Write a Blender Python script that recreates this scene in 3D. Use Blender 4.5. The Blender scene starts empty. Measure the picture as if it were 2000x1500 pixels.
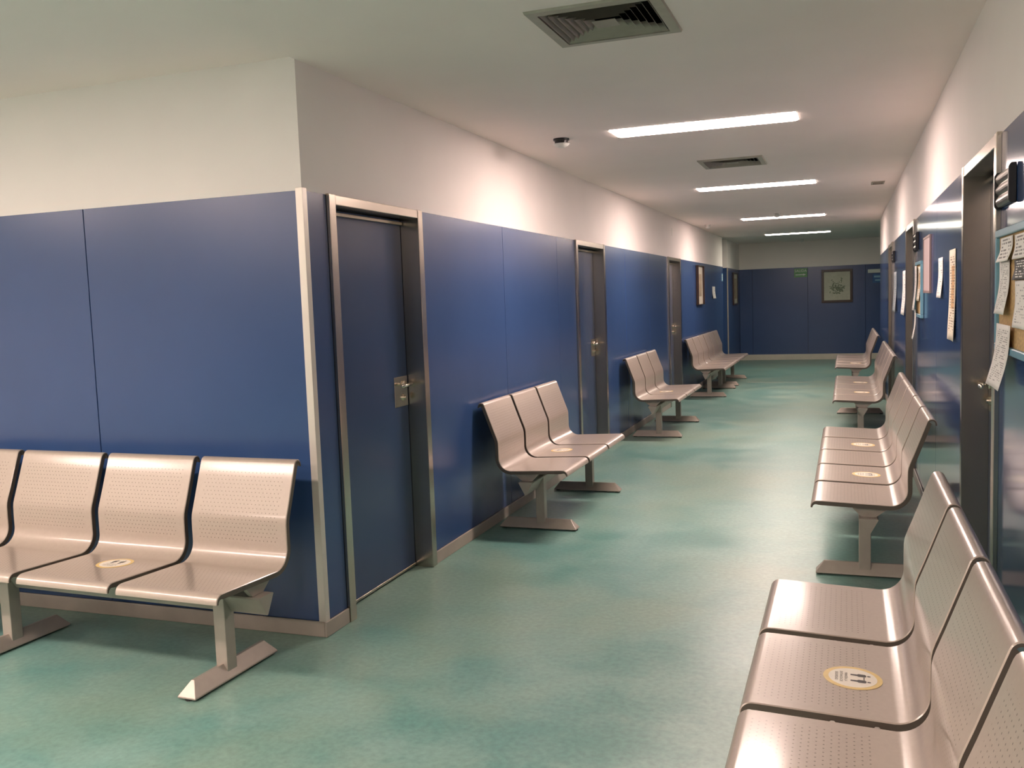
import bpy, bmesh, math, random
from mathutils import Vector, Matrix
random.seed(7)
S = bpy.context.scene
COL = S.collection

# ------------------------------------------------------------------ camera
W, HC, YF, HP = 2.890, 2.709, 18.469, 2.12       # corridor width, ceiling, far wall, panel height
F_PX = 1793.94
yaw, pit, rol = math.radians(20.1035), math.radians(5.1262), math.radians(-2.0608)
fwd = Vector((-math.sin(yaw)*math.cos(pit), math.cos(yaw)*math.cos(pit), -math.sin(pit)))
rgt = Vector((math.cos(yaw), math.sin(yaw), 0)); upv = rgt.cross(fwd)
r2 = rgt*math.cos(rol) + upv*math.sin(rol); u2 = -rgt*math.sin(rol) + upv*math.cos(rol)
cam = bpy.data.cameras.new('camera'); cam.sensor_width = 36; cam.lens = 36*F_PX/2000
cam.clip_start = 0.02
co = bpy.data.objects.new('camera', cam); COL.objects.link(co)
M = Matrix((r2, u2, -fwd)).transposed().to_4x4(); M.translation = Vector((2.35726, -3.71434, 1.57401))
co.matrix_world = M
S.camera = co

# ------------------------------------------------------------------ world, exposure
wd = bpy.data.worlds.new('world'); S.world = wd; wd.use_nodes = True
wd.node_tree.nodes['Background'].inputs[0].default_value = (0.9, 0.95, 1.0, 1)
wd.node_tree.nodes['Background'].inputs[1].default_value = 0.02
S.view_settings.view_transform = 'Standard'; S.view_settings.look = 'None'
S.view_settings.exposure = 0.0; S.view_settings.gamma = 1.0
S.view_settings.use_curve_mapping = False
LAMP = 75.0                                        # radiance of the ceiling luminaires
LAMP_COL = (1.0, 0.78, 0.695, 1)
S.cycles.max_bounces = 16; S.cycles.diffuse_bounces = 10; S.cycles.glossy_bounces = 6

# ------------------------------------------------------------------ materials
def mat(name, col, rough=0.5, metal=0.0, spec=None, noise=None, bump=None, aniso=None, coat=None):
    m = bpy.data.materials.new(name); m.use_nodes = True
    nt = m.node_tree; b = nt.nodes['Principled BSDF']
    c4 = (*col, 1)
    b.inputs['Base Color'].default_value = c4
    b.inputs['Roughness'].default_value = rough
    b.inputs['Metallic'].default_value = metal
    if spec is not None: b.inputs['IOR'].default_value = spec
    if aniso is not None: b.inputs['Anisotropic'].default_value = aniso
    if coat is not None: b.inputs['Coat Weight'].default_value = coat
    if noise:
        scale, amt = noise[0], noise[1]
        stretch = noise[2] if len(noise) > 2 else (1, 1, 1)
        tc = nt.nodes.new('ShaderNodeTexCoord'); mp = nt.nodes.new('ShaderNodeMapping')
        mp.inputs['Scale'].default_value = stretch
        nz = nt.nodes.new('ShaderNodeTexNoise'); nz.inputs['Scale'].default_value = scale; nz.inputs['Detail'].default_value = 5
        mr = nt.nodes.new('ShaderNodeMapRange'); mr.inputs[1].default_value = 0.3; mr.inputs[2].default_value = 0.7
        mr.inputs[3].default_value = 1-amt; mr.inputs[4].default_value = 1+amt
        mx = nt.nodes.new('ShaderNodeMix'); mx.data_type = 'RGBA'; mx.blend_type = 'MULTIPLY'; mx.inputs['Factor'].default_value = 1
        mx.inputs['A'].default_value = c4
        nt.links.new(tc.outputs['Object'], mp.inputs[0]); nt.links.new(mp.outputs[0], nz.inputs['Vector'])
        nt.links.new(nz.outputs[0], mr.inputs[0]); nt.links.new(mr.outputs[0], mx.inputs['B'])
        nt.links.new(mx.outputs['Result'], b.inputs['Base Color'])
        if bump:
            bp = nt.nodes.new('ShaderNodeBump'); bp.inputs['Strength'].default_value = bump; bp.inputs['Distance'].default_value = 0.002
            nt.links.new(nz.outputs[0], bp.inputs['Height']); nt.links.new(bp.outputs[0], b.inputs['Normal'])
    return m

def floor_mat():
    m = bpy.data.materials.new('linoleum'); m.use_nodes = True
    nt = m.node_tree; b = nt.nodes['Principled BSDF']; L = nt.links.new
    tc = nt.nodes.new('ShaderNodeTexCoord')
    mpf = nt.nodes.new('ShaderNodeMapping'); mpf.inputs['Location'].default_value = (3.3, 7.7, 0.37)
    L(tc.outputs['Object'], mpf.inputs[0])
    def nz(scale, det, dist=0.0, rough=0.55):
        n = nt.nodes.new('ShaderNodeTexNoise'); n.inputs['Scale'].default_value = scale; n.inputs['Detail'].default_value = det
        n.inputs['Distortion'].default_value = dist; n.inputs['Roughness'].default_value = rough
        L(mpf.outputs[0], n.inputs['Vector']); return n
    n1, n2, n3 = nz(2.6, 6, 0.3, 0.6), nz(0.9, 4, 0.4), nz(38, 3, 0.0)
    def ramp(n, lo, hi):
        r = nt.nodes.new('ShaderNodeMapRange'); r.interpolation_type = 'SMOOTHSTEP'
        r.inputs[1].default_value = lo; r.inputs[2].default_value = hi
        L(n.outputs[0], r.inputs[0]); return r.outputs[0]
    m1 = nt.nodes.new('ShaderNodeMix'); m1.data_type = 'RGBA'
    m1.inputs['A'].default_value = (0.120, 0.272, 0.240, 1); m1.inputs['B'].default_value = (0.205, 0.345, 0.300, 1)
    L(ramp(n1, 0.32, 0.70), m1.inputs['Factor'])
    mx = nt.nodes.new('ShaderNodeMix'); mx.data_type = 'RGBA'; mx.inputs['B'].default_value = (0.235, 0.325, 0.250, 1)
    ml = nt.nodes.new('ShaderNodeMath'); ml.operation = 'MULTIPLY'; ml.inputs[1].default_value = 0.7
    L(ramp(n2, 0.40, 0.68), ml.inputs[0]); L(ml.outputs[0], mx.inputs['Factor']); L(m1.outputs['Result'], mx.inputs['A'])
    r3 = nt.nodes.new('ShaderNodeMapRange'); r3.inputs[1].default_value = 0.3; r3.inputs[2].default_value = 0.7
    r3.inputs[3].default_value = 0.88; r3.inputs[4].default_value = 1.14
    L(n3.outputs[0], r3.inputs[0])
    m2 = nt.nodes.new('ShaderNodeMix'); m2.data_type = 'RGBA'; m2.blend_type = 'MULTIPLY'; m2.inputs['Factor'].default_value = 1
    L(mx.outputs['Result'], m2.inputs['A']); L(r3.outputs[0], m2.inputs['B'])
    L(m2.outputs['Result'], b.inputs['Base Color'])
    rr = nt.nodes.new('ShaderNodeMapRange'); rr.inputs[1].default_value = 0.3; rr.inputs[2].default_value = 0.7
    rr.inputs[3].default_value = 0.285; rr.inputs[4].default_value = 0.37
    L(n1.outputs[0], rr.inputs[0]); L(rr.outputs[0], b.inputs['Roughness'])
    return m

def emit(name, col, strength):
    m = bpy.data.materials.new(name); m.use_nodes = True
    nt = m.node_tree; nt.nodes.remove(nt.nodes['Principled BSDF'])
    e = nt.nodes.new('ShaderNodeEmission'); e.inputs[0].default_value = col; e.inputs[1].default_value = strength
    nt.links.new(e.outputs[0], nt.nodes['Material Output'].inputs[0]); return m

def perforated(name, col, holes):
    """lacquered aluminium sheet, punched with small staggered holes; UV is in metres"""
    m = mat(name, col, rough=0.45, metal=0.12, noise=(60, 0.03, (1, 1, 1)), coat=0.75)
    m.node_tree.nodes['Principled BSDF'].inputs['Coat Roughness'].default_value = 0.16
    if not holes: return m
    nt = m.node_tree; L = nt.links.new; b = nt.nodes['Principled BSDF']
    uv = nt.nodes.new('ShaderNodeUVMap'); uv.uv_map = 'UVMap'
    def vm(op, a, v):
        n = nt.nodes.new('ShaderNodeVectorMath'); n.operation = op
        L(a, n.inputs[0])
        if v is not None: n.inputs[1].default_value = v
        return n
    def lattice(off):
        a = vm('ADD', uv.outputs[0], off); a = vm('DIVIDE', a.outputs[0], (0.0206, 0.0357, 1))
        a = vm('FRACTION', a.outputs[0], None); a = vm('SUBTRACT', a.outputs[0], (0.5, 0.5, 0))
        a = vm('MULTIPLY', a.outputs[0], (0.0206, 0.0357, 0)); a = vm('LENGTH', a.outputs[0], None)
        return a.outputs['Value']
    def ma(op, a, v):
        n = nt.nodes.new('ShaderNodeMath'); n.operation = op
        L(a, n.inputs[0])
        if isinstance(v, (int, float)): n.inputs[1].default_value = v
        else: L(v, n.inputs[1])
        return n.outputs[0]
    d = ma('MINIMUM', lattice((0, 0, 0)), lattice((0.0103, 0.01785, 0)))
    dot = ma('LESS_THAN', d, 0.0024)
    sp = nt.nodes.new('ShaderNodeSeparateXYZ'); L(uv.outputs[0], sp.inputs[0])
    u, v = sp.outputs[0], sp.outputs[1]
    mu = ma('MULTIPLY', ma('GREATER_THAN', u, 0.045), ma('LESS_THAN', u, holes[0]-0.045))
    z1 = ma('MULTIPLY', ma('GREATER_THAN', v, holes[1]), ma('LESS_THAN', v, holes[2]))
    z2 = ma('MULTIPLY', ma('GREATER_THAN', v, holes[3]), ma('LESS_THAN', v, holes[4]))
    mask = ma('MULTIPLY', ma('MULTIPLY', dot, mu), ma('ADD', z1, z2))
    mx = nt.nodes.new('ShaderNodeMix'); mx.data_type = 'RGBA'
    src = b.inputs['Base Color'].links[0].from_socket
    L(src, mx.inputs['A']); mx.inputs['B'].default_value = (0.16, 0.13, 0.105, 1)
    L(mask, mx.inputs['Factor']); L(mx.outputs['Result'], b.inputs['Base Color'])
    return m

def printed(name, paper, ink, rows=26, dens=0.5, block=None):
    """paper with lines of small print (UV 0..1); block = (v0, v1, colour) coloured area"""
    m = mat(name, paper, rough=0.7)
    nt = m.node_tree; L = nt.links.new; b = nt.nodes['Principled BSDF']
    uv = nt.nodes.new('ShaderNodeUVMap'); uv.uv_map = 'UVMap'
    sp = nt.nodes.new('ShaderNodeSeparateXYZ'); L(uv.outputs[0], sp.inputs[0])
    def ma(op, a, v):
        n = nt.nodes.new('ShaderNodeMath'); n.operation = op
        L(a, n.inputs[0])
        if isinstance(v, (int, float)): n.inputs[1].default_value = v
        else: L(v, n.inputs[1])
        return n.outputs[0]
    row = ma('LESS_THAN', ma('FRACT', ma('MULTIPLY', sp.outputs[1], rows), 0), 0.5)
    mp = nt.nodes.new('ShaderNodeMapping'); mp.inputs['Scale'].default_value = (16, rows, 1)
    L(uv.outputs[0], mp.inputs[0])
    wn = nt.nodes.new('ShaderNodeTexWhiteNoise'); wn.noise_dimensions = '2D'
    fl = nt.nodes.new('ShaderNodeVectorMath'); fl.operation = 'FLOOR'; L(mp.outputs[0], fl.inputs[0]); L(fl.outputs[0], wn.inputs['Vector'])
    word = ma('LESS_THAN', wn.outputs['Value'], dens)
    ins = ma('MULTIPLY', ma('GREATER_THAN', sp.outputs[0], 0.12), ma('LESS_THAN', sp.outputs[0], 0.88))
    ins = ma('MULTIPLY', ins, ma('MULTIPLY', ma('GREATER_THAN', sp.outputs[1], 0.10), ma('LESS_THAN', sp.outputs[1], 0.92)))
    k = ma('MULTIPLY', ma('MULTIPLY', row, word), ins)
    base = nt.nodes.new('ShaderNodeMix'); base.data_type = 'RGBA'
    base.inputs['A'].default_value = (*paper, 1); base.inputs['B'].default_value = (*(block[2] if block else paper), 1)
    if block:
        z = ma('MULTIPLY', ma('GREATER_THAN', sp.outputs[1], block[0]), ma('LESS_THAN', sp.outputs[1], block[1]))
        z = ma('MULTIPLY', z, ma('MULTIPLY', ma('GREATER_THAN', sp.outputs[0], block[3] if len(block) > 3 else 0.0), ma('LESS_THAN', sp.outputs[0], block[4] if len(block) > 4 else 1.0)))
        L(z, base.inputs['Factor'])
    else: base.inputs['Factor'].default_value = 0
    mx = nt.nodes.new('ShaderNodeMix'); mx.data_type = 'RGBA'; mx.inputs['B'].default_value = (*ink, 1)
    L(base.outputs['Result'], mx.inputs['A']); L(k, mx.inputs['Factor']); L(mx.outputs['Result'], b.inputs['Base Color'])
    return m

PLASTER = mat('plaster', (0.87, 0.80, 0.77), 0.85, noise=(2.0, 0.02), bump=0.05)
CEIL = mat('ceiling_paint', (0.92, 0.80, 0.76), 0.9, noise=(1.5, 0.02))
BLUE = mat('blue_laminate', (0.032, 0.072, 0.188), 0.26, spec=1.52, noise=(1.2, 0.05))
BLUE_GLOSS = mat('glossy_blue_laminate', (0.034, 0.074, 0.190), 0.12, spec=1.6, noise=(1.2, 0.05))
BLUE_DOOR = mat('blue_door_laminate', (0.030, 0.058, 0.130), 0.24, noise=(1.5, 0.05))
DARKCORE = mat('wall_core', (0.03, 0.035, 0.05), 0.9)
STEEL = mat('brushed_stainless', (0.54, 0.485, 0.415), 0.24, 1.0, noise=(9, 0.07, (1, 1, 0.08)))
STEEL_BRIGHT = mat('polished_steel', (0.72, 0.66, 0.57), 0.15, 1.0, noise=(20, 0.03))
TRIM = mat('corner_trim_aluminium', (0.66, 0.61, 0.54), 0.38, 0.35, noise=(5, 0.03))
BASE = mat('grey_beige_skirting', (0.36, 0.315, 0.265), 0.45, noise=(6, 0.08))
FLOOR = floor_mat()
LAMPM = emit('lamp_diffuser', LAMP_COL, LAMP)
LAMP_DIM = emit('dim_lamp_diffuser', (0.93, 0.85, 0.70, 1), LAMP*0.5)  # farthest lamp set weaker and greener to darken that end of the corridor
HOUSING = mat('lamp_housing', (0.75, 0.73, 0.68), 0.5, noise=(8, 0.02))
GRILLE = mat('grille_grey', (0.33, 0.29, 0.245), 0.5, 0.3, noise=(14, 0.06))
GRILLE_FR = mat('grille_frame_grey', (0.40, 0.36, 0.30), 0.5, 0.2, noise=(14, 0.08))
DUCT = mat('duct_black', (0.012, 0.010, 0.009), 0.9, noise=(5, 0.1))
BLACK = mat('black_plastic', (0.012, 0.012, 0.014), 0.35, noise=(20, 0.1))
WHITEPL = mat('white_plastic', (0.72, 0.70, 0.66), 0.4, noise=(20, 0.02))
PAPER = printed('plain_notice', (0.78, 0.76, 0.73), (0.36, 0.35, 0.34), 30, 0.45)
PAPER_B = printed('sparse_notice', (0.80, 0.78, 0.75), (0.40, 0.39, 0.39), 18, 0.3)
PAPER_O = printed('orange_notice', (0.80, 0.72, 0.58), (0.25, 0.16, 0.08), 34, 0.45, (0.35, 0.82, (0.62, 0.36, 0.16), 0.15, 0.62))
PAPER_K = printed('dark_notice', (0.05, 0.05, 0.05), (0.70, 0.68, 0.64), 8, 0.55)
PAPER_H = printed('headline_notice', (0.78, 0.76, 0.72), (0.22, 0.21, 0.20), 7, 0.6)
PAPER_G = printed('grey_notice', (0.42, 0.47, 0.50), (0.2, 0.22, 0.25), 22, 0.4)
PINK = printed('pink_notice', (0.46, 0.36, 0.36), (0.40, 0.31, 0.31), 20, 0.35, (0.02, 0.12, (0.10, 0.05, 0.05), 0.40, 0.72))
CORK = mat('cork', (0.50, 0.33, 0.15), 0.85, noise=(90, 0.25))
BOARDBLUE = mat('pale_blue_board_frame', (0.17, 0.36, 0.46), 0.35, noise=(10, 0.04))
WOOD = mat('dark_brown_frame', (0.035, 0.016, 0.010), 0.35, noise=(18, 0.35, (1, 1, 6)))
CREAM = mat('cream_mat_board', (0.56, 0.53, 0.44), 0.7, noise=(20, 0.02))
ART = mat('pale_print', (0.50, 0.50, 0.41), 0.7, noise=(12, 0.06))
INK_GREEN = mat('grey_green_ink', (0.20, 0.225, 0.165), 0.8, noise=(40, 0.4))
INK_BROWN = mat('brown_print', (0.36, 0.29, 0.20), 0.7, noise=(9, 0.35))
EXITGREEN = mat('exit_green', (0.075, 0.26, 0.085), 0.4, noise=(10, 0.04))
SIGNWHITE = mat('sign_white', (0.62, 0.66, 0.62), 0.5, noise=(10, 0.02))
SIGNBLUE = mat('sign_blue', (0.012, 0.10, 0.28), 0.35, noise=(10, 0.04))
SIGNPALE = mat('sign_pale_blue', (0.22, 0.42, 0.58), 0.5, noise=(10, 0.04))
YELLOW = mat('sticker_yellow', (0.76, 0.56, 0.22), 0.45, noise=(30, 0.06))
STWHITE = mat('sticker_white', (0.82, 0.76, 0.66), 0.45, noise=(30, 0.02))
STBLACK = mat('sticker_black', (0.03, 0.025, 0.02), 0.5, noise=(30, 0.1))
FRAMEMET = mat('bench_frame_paint', (0.38, 0.335, 0.285), 0.38, 0.3, noise=(20, 0.04))
SEATEDGE = mat('seat_edge_taupe', (0.12, 0.10, 0.08), 0.45, 0.3, noise=(20, 0.04))
BOLT = mat('bolt_steel', (0.35, 0.32, 0.28), 0.35, 0.9, noise=(40, 0.05))
RUBBER = mat('foot_pad_rubber', (0.02, 0.02, 0.018), 0.8, noise=(30, 0.1))
STRIP = mat('pale_floor_strip', (0.34, 0.36, 0.29), 0.4, noise=(10, 0.08))
ALUFACE = mat('sign_aluminium', (0.34, 0.31, 0.28), 0.28, 0.8, noise=(12, 0.04))

# ------------------------------------------------------------------ mesh helpers
def finish(name, bm, mats, parent=None, smooth=False):
    me = bpy.data.meshes.new(name)
    bmesh.ops.recalc_face_normals(bm, faces=bm.faces[:])
    bm.to_mesh(me); bm.free()
    for m in (mats if isinstance(mats, (list, tuple)) else [mats]): me.materials.append(m)
    if smooth:
        for p in me.polygons: p.use_smooth = True
    o = bpy.data.objects.new(name, me); COL.objects.link(o)
    if parent is not None: o.parent = parent
    return o

def link(name, me, parent=None):
    o = bpy.data.objects.new(name, me); COL.objects.link(o)
    if parent is not None: o.parent = parent
    return o

def box(bm, lo, hi, mi=0):
    x0, y0, z0 = lo; x1, y1, z1 = hi
    x0, x1 = min(x0, x1), max(x0, x1); y0, y1 = min(y0, y1), max(y0, y1); z0, z1 = min(z0, z1), max(z0, z1)
    v = [bm.verts.new(p) for p in ((x0,y0,z0),(x1,y0,z0),(x1,y1,z0),(x0,y1,z0),(x0,y0,z1),(x1,y0,z1),(x1,y1,z1),(x0,y1,z1))]
    fs = [bm.faces.new([v[i] for i in f]) for f in ((0,3,2,1),(4,5,6,7),(0,1,5,4),(1,2,6,5),(2,3,7,6),(3,0,4,7))]
    for f in fs: f.material_index = mi
    return fs

def bevel(bm, w, seg=1):
    bmesh.ops.bevel(bm, geom=bm.edges[:], offset=w, segments=seg, affect='EDGES', profile=0.5)

def boxo(name, lo, hi, m, parent=None, bev=0):
    bm = bmesh.new(); box(bm, lo, hi)
    if bev: bevel(bm, bev, 2 if bev > 0.003 else 1)
    return finish(name, bm, m, parent)

def prism(bm, poly, axis, a0, a1, mi=0):
    """extrude polygon (list of 2-tuples) along axis 0/1/2; other two axes in order"""
    def P(p, a):
        q = list(p); q.insert(axis, a); return q
    A = [bm.verts.new(P(p, a0)) for p in poly]; B = [bm.verts.new(P(p, a1)) for p in poly]
    n = len(poly)
    fs = [bm.faces.new(A), bm.faces.new(B[::-1])]
    for i in range(n): fs.append(bm.faces.new([A[i], A[(i+1) % n], B[(i+1) % n], B[i]]))
    for f in fs: f.material_index = mi
    return fs

def cyl(bm, c, axis, r, h, n=16, r1=None, mi=0):
    rot = {0: Matrix.Rotation(math.pi/2, 4, 'Y'), 1: Matrix.Rotation(-math.pi/2, 4, 'X'), 2: Matrix.Identity(4)}[axis]
    res = bmesh.ops.create_cone(bm, cap_ends=True, segments=n, radius1=r, radius2=r if r1 is None else r1, depth=h,
                                matrix=Matrix.Translation(Vector(c)) @ rot)
    for v in res['verts']:
        for f in v.link_faces: f.material_index = mi

def struct(o): o['kind'] = 'structure'; return o
def tag(o, label, cat, group=None):
    o['label'] = label; o['category'] = cat
    if group: o['group'] = group
    return o
def empty(name, loc=(0,0,0), rz=0.0):
    o = bpy.data.objects.new(name, None); COL.objects.link(o)
    o.location = loc; o.rotation_euler = (0, 0, rz); o.empty_display_size = 0.1
    return o

def text_mesh(bm, s, size, T, mi=0):
    """add flat lettering to bm; T maps (x, y) of the text plane to 3D; text is centred"""
    cu = bpy.data.curves.new('lettering', 'FONT'); cu.body = s; cu.size = size
    cu.align_x = 'CENTER'; cu.align_y = 'CENTER'; cu.resolution_u = 2
    ob = bpy.data.objects.new('lettering', cu); COL.objects.link(ob)
    dg = bpy.context.evaluated_depsgraph_get(); dg.update()
    me = bpy.data.meshes.new_from_object(ob.evaluated_get(dg))
    vs = [bm.verts.new(T(v.co.x, v.co.y)) for v in me.vertices]
    for p in me.polygons:
        try:
            f = bm.faces.new([vs[i] for i in p.vertices]); f.material_index = mi
        except ValueError: pass
    bpy.data.objects.remove(ob); bpy.data.curves.remove(cu); bpy.data.meshes.remove(me)

# ------------------------------------------------------------------ floor, ceiling
XL, XR, YB = -6.5, 6.0, -9.0
bm = bmesh.new(); box(bm, (XL-0.2, YB-0.2, -0.1), (XR+0.2, YF+0.2, 0.0))
struct(finish('floor', bm, FLOOR))

LIGHTS = [(1.45, 2.67, 1.24, 0.33), (1.45, 6.53, 1.24, 0.33), (1.45, 11.05, 1.24, 0.33), (1.46, 15.35, 1.24, 0.33),
          (1.45, -4.3, 1.24, 0.33)]
WAIT_LIGHTS = [(-0.95, -2.9, 1.24, 0.33), (-2.65, -2.9, 1.24, 0.33), (-4.35, -2.9, 1.24, 0.33), (-0.95, -6.0, 1.24, 0.33), (-2.65, -6.0, 1.24, 0.33), (-4.35, -6.0, 1.24, 0.33)]
VENTS = [(1.430, 0.100), (1.435, 4.570)]
VS = 0.54
def slab(name, x0, x1, y0, y1, z, th, holes, m):
    bm = bmesh.new()
    xs = sorted({x0, x1, *[min(max(h[0], x0), x1) for h in holes], *[min(max(h[1], x0), x1) for h in holes]})
    ys = sorted({y0, y1, *[h[2] for h in holes], *[h[3] for h in holes]})
    V = {}
    def vv(x, y):
        if (x, y) not in V: V[(x, y)] = bm.verts.new((x, y, z))
        return V[(x, y)]
    for i in range(len(xs)-1):
        for j in range(len(ys)-1):
            cx, cy = (xs[i]+xs[i+1])/2, (ys[j]+ys[j+1])/2
            if any(h[0] < cx < h[1] and h[2] < cy < h[3] for h in holes): continue
            bm.faces.new([vv(xs[i], ys[j]), vv(xs[i+1], ys[j]), vv(xs[i+1], ys[j+1]), vv(xs[i], ys[j+1])])
    r = bmesh.ops.extrude_face_region(bm, geom=bm.faces[:])
    for v in [g for g in r['geom'] if isinstance(g, bmesh.types.BMVert)]: v.co.z += th
    return struct(finish(name, bm, m))
def hole(l): return (l[0]-l[2]/2, l[0]+l[2]/2, l[1]-l[3]/2, l[1]+l[3]/2)
VH = [(x-VS/2+0.03, x+VS/2-0.03, y-VS/2+0.03, y+VS/2-0.03) for x, y in VENTS]
slab('ceiling', 0.0, XR+0.2, YB-0.2, YF+0.2, HC, 0.12, [hole(l) for l in LIGHTS] + VH, CEIL)
slab('ceiling', XL-0.2, -0.0005, YB-0.2, 0.0, HC+0.012, 0.108, [hole(l) for l in WAIT_LIGHTS], CEIL)
slab('ceiling', XL-0.2, -0.0005, 0.0005, YF+0.2, HC, 0.12, [], CEIL)

# luminaires
def luminaire(l, label, z, dm=None):
    x0, x1, y0, y1 = hole(l)
    e = empty('ceiling_light', (l[0], l[1], z)); tag(e, label, 'ceiling light', 'recessed ceiling lights')
    hx, hy = l[2]/2, l[3]/2
    bm = bmesh.new(); t = 0.012; d = 0.045; g = 0.001
    for lo, hi in (((-hx+g, -hy+g, 0), (hx-g, -hy+t, d)), ((-hx+g, hy-t, 0), (hx-g, hy-g, d)),
                   ((-hx+g, -hy+t, 0), (-hx+t, hy-t, d)), ((hx-t, -hy+t, 0), (hx-g, hy-t, d))): box(bm, lo, hi)
    finish('housing', bm, HOUSING, e)
    bm = bmesh.new(); n = 6; r = 0.035; pts = []
    ax, ay = hx-t-0.002, hy-t-0.002
    for cx, cy, a0 in ((ax-r, ay-r, 0), (-ax+r, ay-r, 90), (-ax+r, -ay+r, 180), (ax-r, -ay+r, 270)):
        for k in range(n+1):
            a = math.radians(a0 + 90*k/n); pts.append((cx+r*math.cos(a), cy+r*math.sin(a)))
    prism(bm, pts, 2, -0.004, 0.022)
    finish('diffuser', bm, dm or LAMPM, e)
    return e
for l, s in zip(LIGHTS, ('long white ceiling light nearest the large near air vent', 'second long ceiling light, just beyond the small second air vent',
                         'third long ceiling light along the corridor', 'farthest long ceiling light, just before the far wall',
                         'long ceiling light behind the viewpoint over the right-hand bench')):
    luminaire(l, s, HC, LAMP_DIM if l[1] > 15 else None)
for i, l in enumerate(WAIT_LIGHTS):
    luminaire(l, ('long ceiling light over the left waiting area, nearest the corner', 'middle long ceiling light of the front row over the left waiting area', 'long ceiling light over the left waiting area, far left',
                  'long ceiling light over the left waiting area, rear row nearer the corridor', 'long ceiling light over the left waiting area, middle of the rear row', 'long ceiling light over the left waiting area, rear row far left')[i], HC+0.012)

# air vents: square four-way diffusers
def vent(x, y, label):
    e = empty('air_vent', (x, y, HC)); tag(e, label, 'air vent', 'ceiling air vents')
    h = VS/2
    def ring(bm, r0, z0, r1, z1, t=0.0015):
        # sloping square ring from half-size r0 at z0 to r1 at z1
        A = [(-1,-1), (1,-1), (1,1), (-1,1)]
        o = [[bm.verts.new((sx*r, sy*r, z)) for sx, sy in A] for r, z in ((r0, z0), (r1, z1), (r1-t, z1+t), (r0-t, z0+t))]
        for i in range(4):
            for k in range(4):
                a, b = o[k], o[(k+1) % 4]
                bm.faces.new([a[i], a[(i+1) % 4], b[(i+1) % 4], b[i]])
    bm = bmesh.new()
    A = [(-1,-1), (1,-1), (1,1), (-1,1)]
    prof = [(h, 0.0), (h-0.004, -0.010), (h-0.045, -0.012), (h-0.045, 0.0)]
    o = [[bm.verts.new((sx*r, sy*r, z)) for sx, sy in A] for r, z in prof]
    for i in range(4):
        for k in range(4):
            a, b = o[k], o[(k+1) % 4]
            bm.faces.new([a[i], a[(i+1) % 4], b[(i+1) % 4], b[i]])
    finish('frame', bm, GRILLE_FR, e)
    n = 6; r = h-0.050; st = 0.0285
    for k in range(n):
        bm = bmesh.new(); rr = r - k*st
        ring(bm, rr, -0.009, rr-0.021, 0.019)
        finish('louver', bm, GRILLE, e)
    bm = bmesh.new(); c = r-n*st; box(bm, (-c, -c, -0.009), (c, c, -0.007)); finish('centre_plate', bm, GRILLE, e)
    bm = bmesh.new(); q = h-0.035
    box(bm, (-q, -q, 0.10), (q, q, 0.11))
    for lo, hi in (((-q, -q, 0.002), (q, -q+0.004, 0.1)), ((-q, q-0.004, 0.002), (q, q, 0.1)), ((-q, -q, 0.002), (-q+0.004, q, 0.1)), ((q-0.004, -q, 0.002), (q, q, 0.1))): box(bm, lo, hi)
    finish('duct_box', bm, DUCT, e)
vent(*VENTS[0], 'large square air vent at the top edge, nearest the viewer')
vent(*VENTS[1], 'square air vent between the first and second ceiling lights')

# ------------------------------------------------------------------ walls
TH = 0.2
PT = 0.012                                         # panel thickness
def wall(name, axis, face, sign, u0, u1, openings, plain=False):
    """axis 0: wall runs along y with face at x=face, room on side sign; axis 1: runs along x with face at y=face"""
    bm = bmesh.new()
    def bx(a0, a1, n0, n1, z0, z1, mi):
        n0, n1 = face - sign*n0, face - sign*n1
        if axis == 0: box(bm, (n0, a0, z0), (n1, a1, z1), mi)
        else: box(bm, (a0, n0, z0), (a1, n1, z1), mi)
    bx(u0, u1, 0.0, TH, 0 if plain else HP, HC+0.1, 0)
    if plain: openings = [(u0, u1)]
    a = u0
    for o in sorted(openings) + [(u1, u1)]:
        if o[0] > a: bx(a, o[0], PT+0.002, TH, 0, HP, 1)
        a = o[1]
    return struct(finish(name, bm, [PLASTER, DARKCORE]))
def panels(parent, axis, face, sign, seams, gap=0.005, z0=0.075, m=None):
    """blue laminate panels between successive seam positions; a pair (a, b) is one panel"""
    for a, b in seams:
        n0, n1 = face - sign*PT, face + sign*0.002
        bm = bmesh.new()
        if axis == 0: box(bm, (n0, a+gap/2, z0), (n1, b-gap/2, HP))
        else: box(bm, (a+gap/2, n0, z0), (b-gap/2, n1, HP))
        bevel(bm, 0.0012)
        finish('panel', bm, m or BLUE, parent)
def seq(*v): return [(v[i], v[i+1]) for i in range(len(v)-1)]
def base(name, axis, face, sign, runs, h=0.076, t=0.012, m=None):
    bm = bmesh.new()
    for a, b in runs:
        if axis == 0: box(bm, (face, a, 0), (face+sign*t, b, h))
        else: box(bm, (a, face, 0), (b, face+sign*t, h))
    bevel(bm, 0.004, 2)
    return struct(finish(name, bm, m or BASE))

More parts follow.
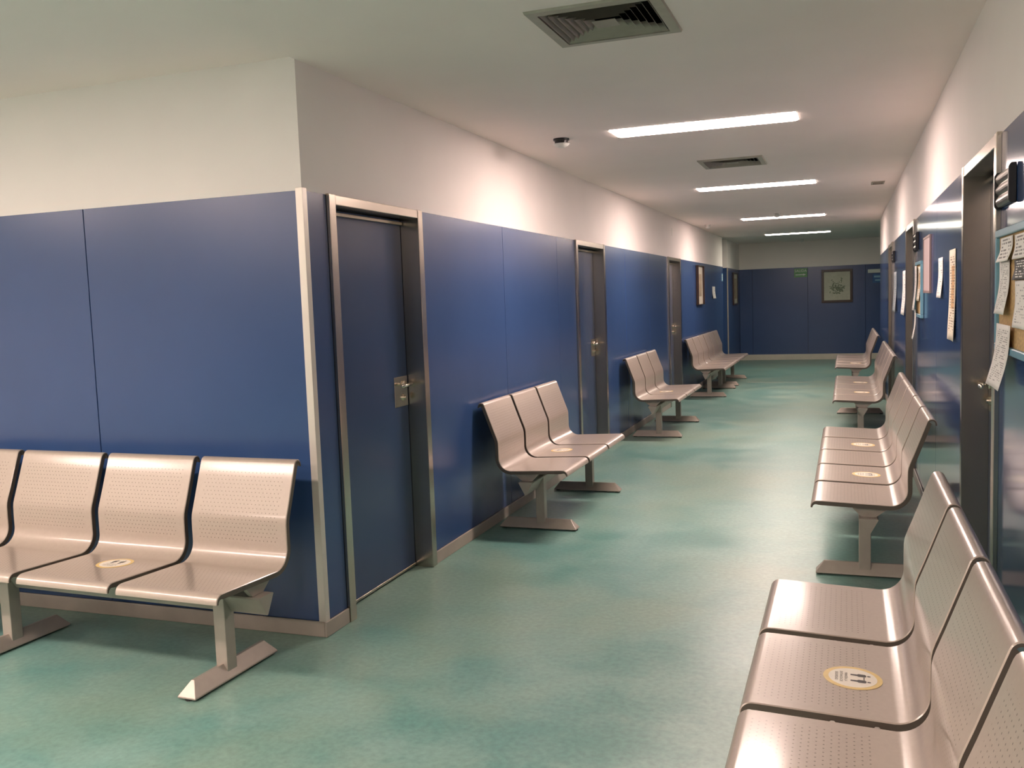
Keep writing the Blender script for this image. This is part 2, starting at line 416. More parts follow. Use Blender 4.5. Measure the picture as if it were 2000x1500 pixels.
D_L = [(0.205, 1.245), (4.525, 5.605), (9.21, 10.24)]         # left doors, frame outer edges
D_R = [(0.08, 1.15), (4.49, 5.56), (8.24, 9.28)]
YLE, YL2 = 15.37, 16.21                                        # end of left wall, far side of passage
YRE = 12.85                                                    # end of right wall
wl = wall('wall_left', 0, 0.0, 1, 0.2, YLE, D_L)
panels(wl, 0, 0.0, 1, seq(0.012, 0.205) + seq(1.245, 2.629, 3.966, 4.525) + seq(5.605, 6.581, 7.915, 9.21) + seq(10.24, 11.55, 12.89, 14.23, YLE))
wf = wall('wall_front', 1, 0.0, -1, XL, 0.0, [])
panels(wf, 1, 0.0, -1, seq(-5.31, -3.97, -2.63, -1.292, -0.012))
wl2 = wall('wall_left_far', 0, 0.0, 1, YL2, YF, [])
panels(wl2, 0, 0.0, 1, seq(YL2+0.01, 17.3, YF-0.004))
wp = wall('wall_passage', 1, YL2, -1, -3.0, -TH-0.001, [])
panels(wp, 1, YL2, -1, seq(-3.0, -1.5, -0.01))
we = wall('wall_passage_end', 0, -3.0, 1, YLE-2, YL2, [])
panels(we, 0, -3.0, 1, seq(YLE-0.2, YL2-0.01))
wk = wall('wall_passage_near', 1, YLE, 1, -3.0, -TH-0.001, [])
wr = wall('wall_right', 0, W, -1, YB, YRE, D_R)
panels(wr, 0, W, -1, seq(-5.27, -3.93, -2.59, -1.25, 0.08) + seq(1.15, 2.63, 3.97, 4.49) + seq(5.56, 6.90, 8.24) + seq(9.28, 10.6, 11.9, YRE), m=BLUE_GLOSS)
wr2 = wall('wall_right_return', 1, YRE, 1, W+TH+0.001, XR, [])
wb = wall('wall_far', 1, YF, -1, -0.2, XR, [])
panels(wb, 1, YF, -1, seq(0.003, 0.296, 1.528, 2.76, 3.99, 5.22, XR))
wx = wall('wall_right_far', 0, XR, -1, YRE, YF, [])
panels(wx, 0, XR, -1, seq(YRE, 14.2, 15.5, 16.8, YF-0.02))
wbk = wall('wall_back', 1, YB, 1, XL, W, [])
panels(wbk, 1, YB, 1, seq(-6.4, -5.1, -3.8, -2.5, -1.2, 0.1, 1.4, W-0.02))
wsd = wall('wall_waiting_left', 0, XL, 1, YB, 0.0, [], True)

base('baseboard_left', 0, 0.002, 1, [(-0.014, 0.205), (1.245, 4.525), (5.605, 9.21), (10.24, YLE)])
base('baseboard_front', 1, -0.002, -1, [(XL, 0.002)])
base('baseboard_right', 0, W-0.002, -1, [(YB, 0.08), (1.15, 4.49), (5.56, 8.24), (9.28, YRE)])
base('baseboard_far', 1, YF-0.002, -1, [(0, XR)], h=0.13, t=0.015, m=mat('pale_far_skirting', (0.60, 0.56, 0.48), 0.5, noise=(6, 0.05)))
base('baseboard_left_far', 0, 0.002, 1, [(YL2, YF-0.02)])

# corner trims (L-shaped metal profile)
def corner(name, x, y, sx, sy, z0, z1, leg=0.032, t=0.006, m=None):
    bm = bmesh.new()
    prism(bm, [(x+sx*t, y+sy*t), (x-sx*leg, y+sy*t), (x-sx*leg, y), (x, y), (x, y-sy*leg), (x+sx*t, y-sy*leg)], 2, z0, z1)
    bevel(bm, 0.0012)
    return struct(finish(name, bm, m or TRIM))
corner('trim_1', 0.002, -0.002, 1, -1, 0.070, HP+0.012)
corner('trim_2', 0.002, YL2-0.002, 1, -1, 0.0, HP+0.005, 0.018, 0.004, GRILLE_FR)
corner('trim_3', 0.002, YLE+0.002, 1, 1, 0.0, HP+0.005, 0.012, 0.003, BLUE)
# smooth plaster corner above the trim is the wall edge itself
boxo('trim_4', (-0.0015, 9.62, 2.43), (0.003, 9.66, 2.54), WHITEPL)['kind'] = 'structure'

# ------------------------------------------------------------------ doors
def door(n, side, a0, a1, handle_far):
    """side: +1 left wall (room at +x), -1 right wall. a0..a1 frame outer. handle near the far jamb if handle_far"""
    fx = 0.0 if side > 0 else W
    X = lambda d: fx + side*d                      # d: distance out of the wall into the corridor
    e = empty('door_%d' % n, (0, 0, 0)); struct(e)
    fw, pr = 0.062, 0.020
    for b0, b1 in ((a0, a0+fw), (a1-fw, a1)):
        boxo('frame_jamb', (X(-0.19), b0+0.001, 0.0), (X(pr), b1-0.001, HP+0.004), STEEL, e, 0.0025)
    boxo('frame_head', (X(-0.19), a0+fw, HP-0.045), (X(pr-0.002), a1-fw, HP+0.002), STEEL, e, 0.0025)
    l0, l1 = a0+fw+0.003, a1-fw-0.003
    leaf = boxo('leaf', (X(-0.14), l0, 0.008), (X(-0.097), l1, HP-0.050), BLUE_DOOR, e, 0.002)
    # closer rail across the top, sill rail at the bottom
    boxo('top_rail', (X(-0.0965), l0+0.004, HP-0.080), (X(-0.080), l1-0.004, HP-0.062), STEEL, leaf, 0.002)
    boxo('bottom_rail', (X(-0.0965), l0+0.004, 0.012), (X(-0.092), l1-0.004, 0.026), STEEL, leaf, 0.001)
    s = -1 if handle_far else 1                    # direction from lock side towards hinge
    edge = l1 if handle_far else l0
    c = edge + s*0.088
    boxo('lock_plate', (X(-0.0965), c-0.082, 0.985), (X(-0.0935), c+0.082, 1.160), STEEL_BRIGHT, leaf, 0.001)
    bm = bmesh.new()
    zc = 1.112; sp = edge + s*0.055
    cyl(bm, (X(-0.090), sp, zc), 0, 0.024, 0.010, 20)
    cyl(bm, (X(-0.067), sp, zc), 0, 0.009, 0.052, 12)
    cyl(bm, (X(-0.043), sp + s*0.055, zc), 1, 0.009, 0.128, 12)
    bmesh.ops.create_uvsphere(bm, u_segments=12, v_segments=8, radius=0.009, matrix=Matrix.Translation((X(-0.043), sp+s*0.119, zc)))
    finish('lever_handle', bm, STEEL_BRIGHT, leaf, True)
    bm = bmesh.new(); cyl(bm, (X(-0.090), sp, 1.035), 0, 0.022, 0.008, 18); cyl(bm, (X(-0.083), sp, 1.035), 0, 0.012, 0.012, 14)
    finish('lock_rose', bm, STEEL_BRIGHT, leaf)
    hs = l0+0.003 if handle_far else l1-0.003
    for z in (0.25, 1.05, 1.85):
        bm = bmesh.new(); cyl(bm, (X(-0.090), hs, z), 2, 0.007, 0.09, 10); finish('hinge', bm, STEEL, leaf)
    return e
for i, (a, b) in enumerate(D_L): door(i+1, 1, a, b, True)
for i, (a, b) in enumerate(D_R): door(i+4, -1, a, b, True)

# ------------------------------------------------------------------ benches
PATH = []                                          # (u, z) of the sheet's front/top surface, from the back lip to the front nose
def arc(cx, cz, r, a0, a1, n):
    for k in range(n+1):
        a = math.radians(a0 + (a1-a0)*k/n); PATH.append((cx + r*math.cos(a), cz + r*math.sin(a)))
PATH.append((-0.020, 0.872)); arc(0.0065, 0.8800, 0.0250, 168, 18, 7)
PATH += [(0.058, 0.812), (0.090, 0.724), (0.110, 0.672)]
PATH += [(0.1165, 0.652), (0.1195, 0.632), (0.1205, 0.585), (0.1205, 0.532)]
arc(0.2035, 0.532, 0.083, 187, 268, 10)
PATH += [(0.300, 0.4530), (0.430, 0.4580), (0.545, 0.4625)]
arc(0.563, 0.4290, 0.0335, 88, -8, 8)
ARC = [0.0]
for i in range(1, len(PATH)): ARC.append(ARC[-1] + math.dist(PATH[i-1], PATH[i]))
S_LIP, S_KINK, S_B0, S_B1, S_END = ARC[8], ARC[12], ARC[15], ARC[26], ARC[-1]

def seat_mesh(w):
    bm = bmesh.new(); uvl = bm.loops.layers.uv.new('UVMap')
    N = len(PATH); t = 0.003; rows = []
    for i, (u, z) in enumerate(PATH):
        a = PATH[max(i-1, 0)]; b = PATH[min(i+1, N-1)]
        d = Vector((b[0]-a[0], b[1]-a[1])).normalized()
        n = Vector((d.y, -d.x))                    # towards the underside / rear
        s = ARC[i]
        f = 0.024*min(1.0, 0.35 + s/0.12, 0.42 + (S_END-s)/0.12)
        if s < S_LIP: f = 0.010
        sec = [(0, f), (0, 0.003), (0.003, 0), (w-0.003, 0), (w, 0.003), (w, f), (w-t, f), (w-t, 0.0045), (t, 0.0045), (t, f)]
        rows.append([(bm.verts.new((x, u + n.x*o, z + n.y*o)), x, s) for x, o in sec])
    K = 10
    for i in range(N-1):
        for k in range(K):
            q = [rows[i][k], rows[i][(k+1) % K], rows[i+1][(k+1) % K], rows[i+1][k]]
            f = bm.faces.new([p[0] for p in q])
            f.smooth = True
            if k in (0, 4, 5, 9): f.material_index = 1
            for lp, p in zip(f.loops, q): lp[uvl].uv = (p[1], p[2])
    for r in (rows[0], rows[-1][::-1]):
        f = bm.faces.new([p[0] for p in r])
        for lp, p in zip(f.loops, r): lp[uvl].uv = (0, 0)
    bmesh.ops.recalc_face_normals(bm, faces=bm.faces[:])
    for e in bm.edges:
        if len(e.link_faces) == 2 and e.calc_face_angle() > 0.6: e.smooth = False
    me = bpy.data.meshes.new('seat'); bm.to_mesh(me); bm.free()
    me.materials.append(perforated('perforated_aluminium', (0.395, 0.328, 0.274), (w, S_LIP+0.03, S_B0-0.005, S_B1+0.05, S_END-0.055)))
    me.materials.append(SEATEDGE)
    return me

def sticker_mesh(w):
    """round distancing sticker: yellow ring, white disc, two figures, three lines of lettering"""
    bm = bmesh.new(); cx, cu = w/2 - 0.014, 0.303
    z = lambda u: 0.4530 + (u-0.300)*0.0385 + 0.0004
    def disc(r, lift, mi, r_in=0.0, n=40):
        o = [bm.verts.new((cx+r*math.cos(2*math.pi*k/n), cu+r*math.sin(2*math.pi*k/n), z(cu+r*math.sin(2*math.pi*k/n))+lift)) for k in range(n)]
        b = [bm.verts.new((v.co.x, v.co.y, v.co.z-lift+0.0001)) for v in o]
        f = bm.faces.new(o); f.material_index = mi
        for k in range(n):
            f = bm.faces.new([o[k], b[k], b[(k+1) % n], o[(k+1) % n]]); f.material_index = mi
    disc(0.081, 0.0007, 0); disc(0.0665, 0.0010, 1)
    # text plane: y grows towards the backrest (smaller u), x to the sitter's left when facing it
    T = lambda x, y: (cx - x, cu - y, z(cu - y) + 0.0013)
    # text plane seen from the front of the seat facing the backrest: right hand is -x of local frame
    def poly(pts):
        f = bm.faces.new([bm.verts.new(T(*p)) for p in pts]); f.material_index = 2
    for sx in (-1, 1):
        fx = sx*0.021
        poly([(fx+0.0045*math.cos(a*math.pi/5), 0.044+0.0055*math.sin(a*math.pi/5)) for a in range(10)])
        poly([(fx-0.0095, 0.034), (fx-0.0105, 0.016), (fx-0.006, 0.012), (fx-0.0045, -0.006), (fx+0.0045, -0.006), (fx+0.006, 0.012), (fx+0.0105, 0.016), (fx+0.0095, 0.034), (fx+0.004, 0.037), (fx-0.004, 0.037)])
    poly([(-0.0085, 0.0295), (0.0085, 0.0295), (0.0085, 0.0320), (-0.0085, 0.0320)])
    for sx in (-1, 1): poly([(sx*0.0105, 0.0307), (sx*0.0060, 0.0345), (sx*0.0060, 0.0270)])
    for s_, y in (('MANTÉN LA', -0.0185), ('DISTANCIA DE', -0.0315), ('SEGURIDAD', -0.0445)): text_mesh(bm, s_, 0.0115, (lambda yy: (lambda x, v: T(x, v+yy)))(y), 2)
    me = bpy.data.meshes.new('sticker'); bm.to_mesh(me); bm.free()
    for m in (YELLOW, STWHITE, STBLACK): me.materials.append(m)
    return me

CACHE = {}
U_POST, POST_W, POST_D = 0.322, 0.060, 0.062       # post: centre u, width along bench, depth
def bench(x, y, rz, n, pitch, posts, stickers, label, group='perforated metal waiting benches'):
    """local frame: +X along the bench, +Y away from the wall, z up; origin at back lip of the first seat end"""
    e = empty('waiting_bench', (x, y, 0), rz); tag(e, label, 'bench', group)
    w = pitch - 0.043
    key = round(w, 4)
    if key not in CACHE: CACHE[key] = (seat_mesh(w), sticker_mesh(w))
    sm, km = CACHE[key]
    for i in range(n):
        s = link('seat', sm, e); s.location = (i*pitch + 0.0215, 0, 0)
        if i in stickers:
            k = link('sticker', km, s); k['label'] = 'round yellow and white distancing sticker on the seat'
    Lg = n*pitch
    # triangular beam, apex down
    bm = bmesh.new()
    prism(bm, [(0.352, 0.378), (0.264, 0.378), (0.259, 0.374), (0.302, 0.293), (0.308, 0.291), (0.356, 0.372)], 0, 0.004, Lg-0.004)
    finish('beam', bm, FRAMEMET, e)
    # seat brackets between beam and the seats, one at each side of every seat
    if 'br' not in CACHE:
        bm = bmesh.new()
        prism(bm, [(0.272, 0.379), (0.342, 0.379), (0.385, 0.424), (0.381, 0.437), (0.222, 0.431), (0.219, 0.420)], 0, -0.011, 0.011)
        CACHE['br'] = bm; me = bpy.data.meshes.new('bracket'); bmesh.ops.recalc_face_normals(bm, faces=bm.faces[:]); bm.to_mesh(me); bm.free(); me.materials.append(FRAMEMET); CACHE['br'] = me
        bm = bmesh.new()
        cyl(bm, (0, 0, 0), 2, 0.0075, 0.010, 6)
        me = bpy.data.meshes.new('bolt'); bm.to_mesh(me); bm.free(); me.materials.append(BOLT); CACHE['bo'] = me
    for i in range(n+1):
        px = min(max(i*pitch, 0.058), Lg-0.058)
        b = link('bracket', CACHE['br'], e); b.location = (px, 0, 0)
        if 0 < i < n:
            for u in (0.245, 0.355): c = link('bolt', CACHE['bo'], b); c.location = (0, u, 0.4375 + (u-0.3)*0.03)
    # posts and ridge-shaped feet
    if 'po' not in CACHE:
        bm = bmesh.new(); box(bm, (-POST_W/2, U_POST-POST_D/2, 0.030), (POST_W/2, U_POST+POST_D/2, 0.374)); bevel(bm, 0.003, 2)
        me = bpy.data.meshes.new('post'); bm.to_mesh(me); bm.free(); me.materials.append(FRAMEMET); CACHE['po'] = me
        bm = bmesh.new(); hw = 0.046
        u0, u1, h = 0.026, 0.578, 0.074
        lo = [(-hw, u0, 0.010), (hw, u0, 0.010), (hw, u1, 0.010), (-hw, u1, 0.010)]
        mid = [(-hw, u0, 0.016), (hw, u0, 0.016), (hw, u1, 0.016), (-hw, u1, 0.016)]
        top = [(-0.008, u0+0.045, h), (0.008, u0+0.045, h), (0.008, u1-0.045, h), (-0.008, u1-0.045, h)]
        R = [[bm.verts.new(p) for p in r] for r in (lo, mid, top)]
        bm.faces.new(R[0][::-1]); bm.faces.new(R[2])
        for j in range(2):
            for k in range(4): bm.faces.new([R[j][k], R[j][(k+1) % 4], R[j+1][(k+1) % 4], R[j+1][k]])
        bevel(bm, 0.0015)
        me = bpy.data.meshes.new('foot'); bm.to_mesh(me); bm.free(); me.materials.append(FRAMEMET); CACHE['fo'] = me
        bm = bmesh.new()
        cyl(bm, (0, 0, 0.0052), 2, 0.020, 0.0104, 14)
        me = bpy.data.meshes.new('foot_pad'); bm.to_mesh(me); bm.free(); me.materials.append(RUBBER); CACHE['pa'] = me
    for p in posts:
        o = link('post', CACHE['po'], e); o.location = (p, 0, 0)
        o = link('foot', CACHE['fo'], e); o.location = (p, 0, 0)
        for u in (0.050, 0.555): q = link('foot_pad', CACHE['pa'], o); q.location = (0, u, 0)
    return e

R90 = math.pi/2
# local +X -> along bench, local +Y -> away from wall.  Left wall: away = +x: rz = -90deg -> local X = -y, local Y = +x
def left_bench(y0, n, pitch, gap, posts, stickers, label):      # y0: near end
    L = n*pitch; return bench(gap, y0+L, -R90, n, pitch, [L-p for p in posts], [n-1-s for s in stickers], label)
def right_bench(y0, n, pitch, ref, posts, stickers, label):     # local X = +y, local Y = -x
    return bench(ref, y0, R90, n, pitch, posts, stickers, label)
left_bench(1.935, 3, 0.567, 0.048, [0.285, 1.560], [1], 'three-seat metal bench by the blue wall, just past the nearest door')
left_bench(6.165, 3, 0.567, 0.055, [0.285, 1.560], [1], 'three-seat metal bench between the second and third doors on the left')
left_bench(10.29, 3, 0.580, 0.045, [0.29, 1.58], [], 'three-seat metal bench under the framed picture beyond the third door')
left_bench(12.05, 3, 0.600, 0.045, [0.29, 1.60], [], 'farthest three-seat bench on the left, beside the passage corner')
right_bench(-3.03, 5, 0.592, 2.674, [0.44, 2.52], [3], 'metal bench in the right foreground, cut off by the frame')
right_bench(1.325, 5, 0.574, 2.770, [0.265, 2.61], [1, 3], 'five-seat metal bench on the right by the nearest right-hand door')
right_bench(6.10, 5, 0.570, 2.815, [0.285, 2.57], [1, 3], 'second five-seat bench along the right wall')
right_bench(10.35, 5, 0.570, 2.790, [0.285, 2.57], [1], 'farthest five-seat bench on the right, before the far wall')
# left waiting area bench on the front wall: away = -y: rz = 180deg
N1, P1 = 5, 0.5635
bench(0.068, -0.222, math.radians(180-1.7), N1, P1, [0.222, 1.49, 2.56], [1], 'long metal bench in the left foreground under the blue panels')

# ------------------------------------------------------------------ things on the ceiling
def detector(x, y, label, r=0.058, lifted=False):
    e = empty('smoke_detector', (x, y, HC)); tag(e, label, 'smoke detector')
    bm = bmesh.new(); cyl(bm, (0, 0, -0.006), 2, r*0.95, 0.012, 24); finish('mounting_base', bm, BLACK if lifted else WHITEPL, e)
    bm = bmesh.new()
    cyl(bm, (0, 0, -0.024), 2, r*0.78, 0.024, 24); finish('neck', bm, BLACK if lifted else WHITEPL, e)
    bm = bmesh.new()
    cyl(bm, (0, 0, -0.044), 2, r*0.72, 0.016, 24, r*1.0); cyl(bm, (0, 0, -0.056), 2, r*0.4, 0.008, 24, r*0.7)
    finish('dome', bm, WHITEPL, e)
detector(0.462, 2.66, 'white smoke detector with a dark base near the left wall', 0.060, True)
detector(0.23, 11.67, 'small smoke detector beside the left wall far down the corridor', 0.05)
detector(1.42, 10.25, 'small smoke detector just in front of the third ceiling light', 0.05)
detector(1.45, 17.55, 'small smoke detector close to the far wall', 0.05)
e = empty('ceiling_grille', (2.68, 7.09, HC)); tag(e, 'small rectangular grille in the ceiling near the right wall', 'grille')
bm = bmesh.new()
for lo, hi in (((-0.065, -0.13, -0.008), (0.065, -0.112, 0)), ((-0.065, 0.112, -0.008), (0.065, 0.13, 0)), ((-0.065, -0.112, -0.008), (-0.05, 0.112, 0)), ((0.05, -0.112, -0.008), (0.065, 0.112, 0))): box(bm, lo, hi)
finish('frame', bm, GRILLE_FR, e)
for k in range(7): boxo('slat', (-0.05, -0.104+k*0.032, -0.007), (0.05, -0.090+k*0.032, -0.001), GRILLE, e)
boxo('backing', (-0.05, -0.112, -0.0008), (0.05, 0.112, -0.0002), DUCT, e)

# ------------------------------------------------------------------ signs, boards, papers
def paper(name, x, a0, a1, z0, z1, m, label, side=-1, curl=0.03, skew=0.0, top_curl=0.0, wav=0.004, parent=None, cat='notice', group=None):
    """sheet taped to a wall at x; a along y; lower end curls off the wall by curl (m)"""
    bm = bmesh.new(); uvl = bm.loops.layers.uv.new('UVMap'); nu, nv = 6, 12; G = []; BK = []
    for j in range(nv+1):
        v = j/nv; row = []; rb = []
        for i in range(nu+1):
            u = i/nu
            a = a0 + (a1-a0)*u + skew*(1-v)
            off = 0.002 + curl*(1-v)**2.2 + top_curl*v**3*(u-0.5)**2*4 + wav*math.sin(5*v+1.3)*(1-v)*abs(u-0.5)*2
            row.append((bm.verts.new((x+side*(off+0.0008), a, z0+(z1-z0)*v)), u, v)); rb.append((bm.verts.new((x+side*off, a, z0+(z1-z0)*v)), u, v))
        G.append(row); BK.append(rb)
    def quad(q):
        f = bm.faces.new([p[0] for p in q])
        for lp, p in zip(f.loops, q): lp[uvl].uv = ((1-p[1]) if side > 0 else p[1], p[2])
        # text runs left to right for the viewer of that wall
    for j in range(nv):
        for i in range(nu):
            for H in (G, BK): quad([H[j][i], H[j][i+1], H[j+1][i+1], H[j+1][i]])
    for j in range(nv):
        for i in (0, nu): quad([G[j][i], G[j+1][i], BK[j+1][i], BK[j][i]])
    for i in range(nu):
        for j in (0, nv): quad([G[j][i], G[j][i+1], BK[j][i+1], BK[j][i]])
    o = finish(name, bm, m, parent, True)
    if parent is None: tag(o, label, cat, group)
    return o

# door number signs, right wall: ribbed aluminium holder with black end caps
def door_sign(a0, a1, z0, z1, label):
    e = empty('door_sign', (W, (a0+a1)/2, (z0+z1)/2)); tag(e, label, 'sign', 'ribbed door signs')
    hl, hh, t = (a1-a0)/2, (z1-z0)/2, 0.028
    n = 3; pts = []
    for k in range(n):
        b0 = -hh + 0.006 + k*(2*hh-0.012)/n; b1 = b0 + (2*hh-0.012)/n
        for s_ in range(7):
            q = s_/6; pts.append((-0.016 - 0.009*math.sin(math.pi*q), b0+0.0015+(b1-b0-0.003)*q))
    pts = pts + [(-0.0045, hh-0.006), (-0.0045, -hh+0.006)]
    bm = bmesh.new(); prism(bm, pts, 1, -hl+0.010, hl-0.010); finish('face_profile', bm, ALUFACE, e)
    for s_ in (-1, 1):
        bm = bmesh.new(); ol = [(-0.003, -hh), (-0.020, -hh), (-t, -hh+0.012), (-t, hh-0.012), (-0.020, hh), (-0.003, hh)]
        a = s_*hl; prism(bm, ol, 1, a, a - s_*0.011); bevel(bm, 0.002); finish('end_cap', bm, BLACK, e)
    return e
door_sign(-0.248, 0.072, 1.842, 1.974, 'ribbed metal sign with black ends above the near notice board')
door_sign(4.12, 4.43, 1.858, 2.000, 'ribbed metal sign with black ends beside the second right-hand door')
door_sign(7.88, 8.18, 1.876, 2.000, 'ribbed metal sign with black ends beside the farthest right-hand door')

def board(a0, a1, z0, z1, label, t=0.026):
    e = empty('notice_board', (W, (a0+a1)/2, z0)); tag(e, label, 'notice board', 'cork notice boards')
    am = (a0+a1)/2; fw = 0.026; h = z1-z0; ha = (a1-a0)/2
    boxo('cork_panel', (-0.003, -ha+fw, fw), (-0.014, ha-fw, h-fw), CORK, e)
    for lo, hi in (((-0.003, -ha, 0), (-t, ha, fw)), ((-0.003, -ha, h-fw), (-t, ha, h)), ((-0.003, -ha, fw), (-t, -ha+fw, h-fw)), ((-0.003, ha-fw, fw), (-t, ha, h-fw))):
        boxo('frame_rail', lo, hi, BOARDBLUE, e, 0.003)
    return e
board(-0.605, 0.045, 1.335, 1.765, 'pale blue framed cork board full of papers at the right edge')
board(3.62, 4.20, 1.345, 1.765, 'pale blue framed cork board between the ribbed sign and the pink notice')
XB = W-0.016
GP = 'papers pinned to the near notice board'
paper('notice', XB, -0.285, -0.035, 1.650, 1.733, PAPER_H, 'white sheet pinned at the upper far corner of the near cork board', curl=0.012, group=GP)
paper('notice', XB-0.002, -0.240, -0.030, 1.470, 1.655, PAPER, 'white sheet below the corner sheet on the near cork board', curl=0.014, group=GP)
paper('notice', XB, -0.560, -0.325, 1.652, 1.730, PAPER_H, 'white sheet with heavy black headline on the near cork board', curl=0.004, group=GP)
paper('notice', XB, -0.560, -0.322, 1.585, 1.650, PAPER_K, 'black sheet with white lettering on the near cork board', curl=0.003, group=GP)
paper('notice', XB, -0.555, -0.340, 1.432, 1.583, PAPER_B, 'white sheet under the black sheet on the near cork board', curl=0.004, group=GP)
paper('notice', W-0.027, -0.330, -0.040, 1.215, 1.436, PAPER, 'white sheet hanging off the lower edge of the near cork board', curl=0.022, skew=0.06, group=GP)

paper('notice', W-0.003, 1.53, 1.83, 1.285, 1.765, PAPER_O, 'long cream and orange notice taped beside the nearest right-hand door', curl=0.006)
paper('notice', W-0.003, 2.20, 2.47, 1.505, 1.742, PAPER_B, 'small white notice taped between the long orange one and the pink one', curl=0.008)
e = empty('notice_holder', (W, 3.28, 1.54)); tag(e, 'tall pinkish framed notice on the right wall', 'notice holder')
boxo('back_panel', (-0.003, -0.26, 0), (-0.010, 0.26, 0.37), PINK, e)
for lo, hi in (((-0.003, -0.27, -0.01), (-0.014, 0.27, 0.006)), ((-0.003, -0.27, 0.366), (-0.014, 0.27, 0.38)), ((-0.003, -0.27, 0.006), (-0.014, -0.255, 0.366)), ((-0.003, 0.255, 0.006), (-0.014, 0.27, 0.366))):
    boxo('frame_rail', lo, hi, mat('pinkish_frame', (0.30, 0.21, 0.20), 0.4, noise=(10, 0.05)), e)
GP2 = 'papers on the second notice board'
paper('notice', XB, 3.70, 3.96, 1.47, 1.725, PAPER_O, 'cream sheet on the second cork board, nearer half', curl=0.01, group=GP2)
paper('notice', W-0.027, 3.97, 4.16, 1.395, 1.735, PAPER, 'pale sheet curling off the far half of the second cork board', curl=0.016, group=GP2)
paper('notice', W-0.028, 4.02, 4.16, 1.17, 1.40, PAPER_B, 'narrow paper strip dangling below the second cork board', curl=0.018, group=GP2)
paper('notice', W-0.003, 5.72, 6.25, 1.31, 1.735, PAPER_B, 'white sheets curling off the wall past the second right-hand door', curl=0.016)
paper('notice', W-0.003, 7.50, 8.10, 1.30, 1.755, PAPER_G, 'grey-blue sheets on the wall before the farthest right-hand door', curl=0.012)

# left wall: framed picture, paper, small end sign
def picture(name, axis, face, sign, a0, a1, z0, z1, label, fm, t=0.035, fw=0.035, art=None, matw=0.0):
    c = (a0+a1)/2; e = empty(name, (face, c, z0) if axis == 0 else (c, face, z0)); tag(e, label, 'picture')
    ha, h = (a1-a0)/2, z1-z0
    def bo(nm, aa, ab, za, zb, n0, n1, m, par=e, bev=0.0):
        lo, hi = ((sign*n0, aa, za), (sign*n1, ab, zb)) if axis == 0 else ((aa, sign*n0, za), (ab, sign*n1, zb))
        return boxo(nm, lo, hi, m, par, bev)
    bo('frame_rail', -ha, ha, 0, fw, 0.003, t, fm, bev=0.004); bo('frame_rail', -ha, ha, h-fw, h, 0.003, t, fm, bev=0.004)
    bo('frame_rail', -ha, -ha+fw, fw, h-fw, 0.003, t, fm, bev=0.004); bo('frame_rail', ha-fw, ha, fw, h-fw, 0.003, t, fm, bev=0.004)
    bo('mat_board', -ha+fw, ha-fw, fw, h-fw, 0.004, 0.018, CREAM)
    if art:
        art(e, ha-fw-matw, fw+matw, h-fw-matw, bo)
    return e
def art_plain(e, hw, z0, z1, bo): bo('print', -hw, hw, z0, z1, 0.018, 0.0195, INK_BROWN)
picture('framed_picture', 0, 0.002, 1, 11.80, 12.46, 1.405, 2.066, 'framed picture with cream mount on the left wall above the benches', WOOD, t=0.05, fw=0.012, art=art_plain, matw=0.13)
picture('framed_picture', 0, 0.002, 1, 17.05, 17.85, 1.32, 2.04, 'dark framed picture on the narrow wall beyond the passage', WOOD, art=art_plain, matw=0.10)
paper('notice', 0.002, 13.78, 14.16, 1.495, 1.720, PAPER_B, 'small white notice curling off the left wall beyond the picture', side=1, curl=0.015)
e = empty('wall_sign', (0.002, 15.27, 1.83)); tag(e, 'small pale blue sign at the end of the left wall', 'sign')
boxo('plate', (0, -0.09, 0), (0.006, 0.085, 0.155), SIGNPALE, e, 0.001)
for k in range(3): boxo('print_line', (0.006, -0.07, 0.03+k*0.04), (0.0066, 0.06, 0.05+k*0.04), SIGNWHITE, e)

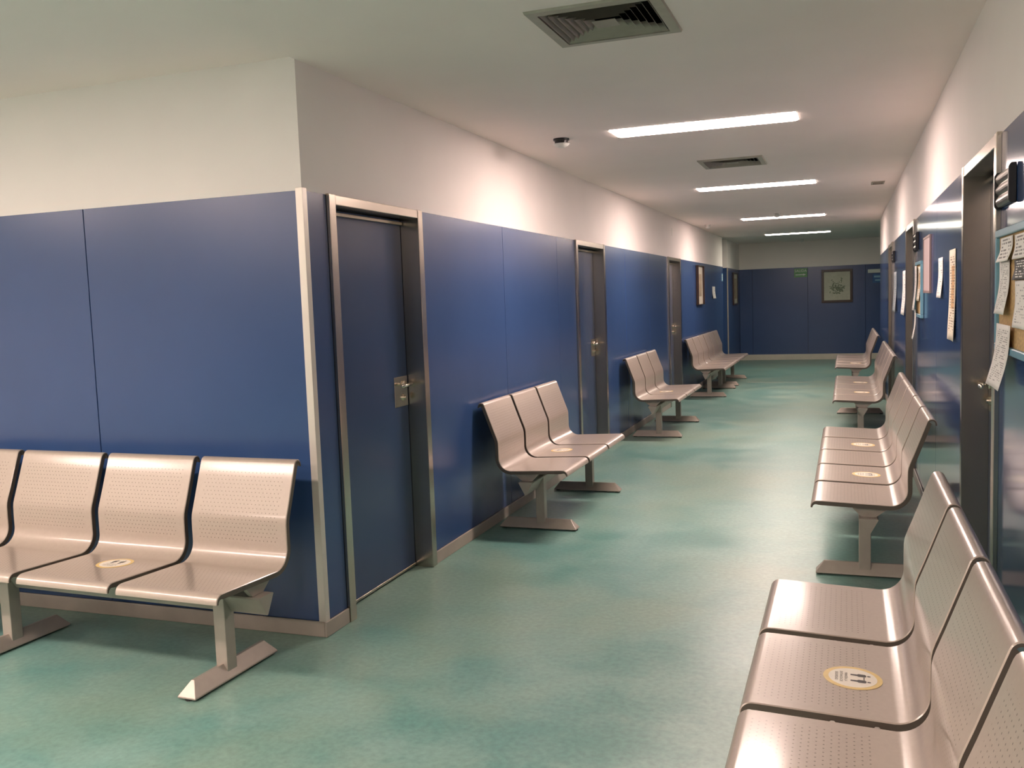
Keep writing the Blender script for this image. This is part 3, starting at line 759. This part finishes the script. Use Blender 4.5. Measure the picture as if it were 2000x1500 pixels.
# far wall: picture, exit sign, direction sign
def art_plant(e, hw, z0, z1, bo):
    bo('print', -hw, hw, z0, z1, 0.018, 0.0195, ART)
    rnd = random.Random(3); bm = bmesh.new(); zc = (z0+z1)/2
    def leaf(cx, cz, r, a, sq):
        pts = []
        for k in range(8):
            t = 2*math.pi*k/8; px, pz = r*math.cos(t), r*sq*math.sin(t)
            pts.append((cx+px*math.cos(a)-pz*math.sin(a), cz+px*math.sin(a)+pz*math.cos(a)))
        prism(bm, pts, 1, -0.0196, -0.0204-rnd.random()*0.0008)
    for k in range(70):
        t = rnd.random(); leaf(max(-0.15, min(0.15, rnd.gauss(0, 0.085))), zc-0.065+rnd.gauss(0, 0.045), 0.016+0.018*rnd.random(), rnd.random()*3.1, 0.5)
    for k in range(9):
        q = k/8; leaf(-0.11+0.22*q, zc+0.135-0.10*math.sin(math.pi*q)+0.03*q, 0.019, 0.3-1.2*q, 0.5)
    for k in range(5): leaf(0.095+0.008*math.sin(k), zc+0.08+k*0.024, 0.016, 1.4, 0.6)
    finish('plant_print', bm, INK_GREEN, e)['kind'] = 'stuff'
picture('framed_picture', 1, YF-0.002, -1, 1.825, 2.490, 1.290, 2.035, 'dark brown framed print of a grey-green plant on the far wall', WOOD, t=0.04, fw=0.052, art=art_plant, matw=0.0)
e = empty('exit_sign', (1.375, YF-0.002, 1.893)); tag(e, 'green exit sign with white arrow on the far wall', 'sign')
boxo('plate', (-0.145, 0, 0), (0.145, -0.006, 0.200), EXITGREEN, e, 0.001)
bm = bmesh.new(); text_mesh(bm, 'SALIDA', 0.085, lambda x, y: (x*0.95, -0.0068, 0.143+y))
finish('lettering', bm, SIGNWHITE, e)
bm = bmesh.new()
prism(bm, [(-0.115, 0.046), (0.055, 0.046), (0.055, 0.032), (0.115, 0.056), (0.055, 0.080), (0.055, 0.066), (-0.115, 0.066)], 1, -0.006, -0.0068)
finish('arrow', bm, SIGNWHITE, e)
e = empty('wall_sign', (3.02, YF-0.002, 1.70)); tag(e, 'blue direction sign with pale lettering at the far right corner', 'sign')
boxo('plate', (-0.11, 0, 0), (0.22, -0.006, 0.20), SIGNBLUE, e, 0.001)
boxo('header_strip', (-0.21, 0, 0.225), (0.22, -0.006, 0.305), SIGNWHITE, e, 0.001)
for k, (a, b) in enumerate(((-0.06, 0.18), (-0.08, 0.20))): boxo('print_line', (a, -0.006, 0.045+k*0.075), (b, -0.0066, 0.075+k*0.085), SIGNPALE, e)

# pale strip set in the floor near the far benches
o = boxo('floor_strip', (0.70, 12.915, 0.0), (1.73, 12.955, 0.003), STRIP); tag(o, 'thin pale strip across the green floor near the far benches', 'floor strip')
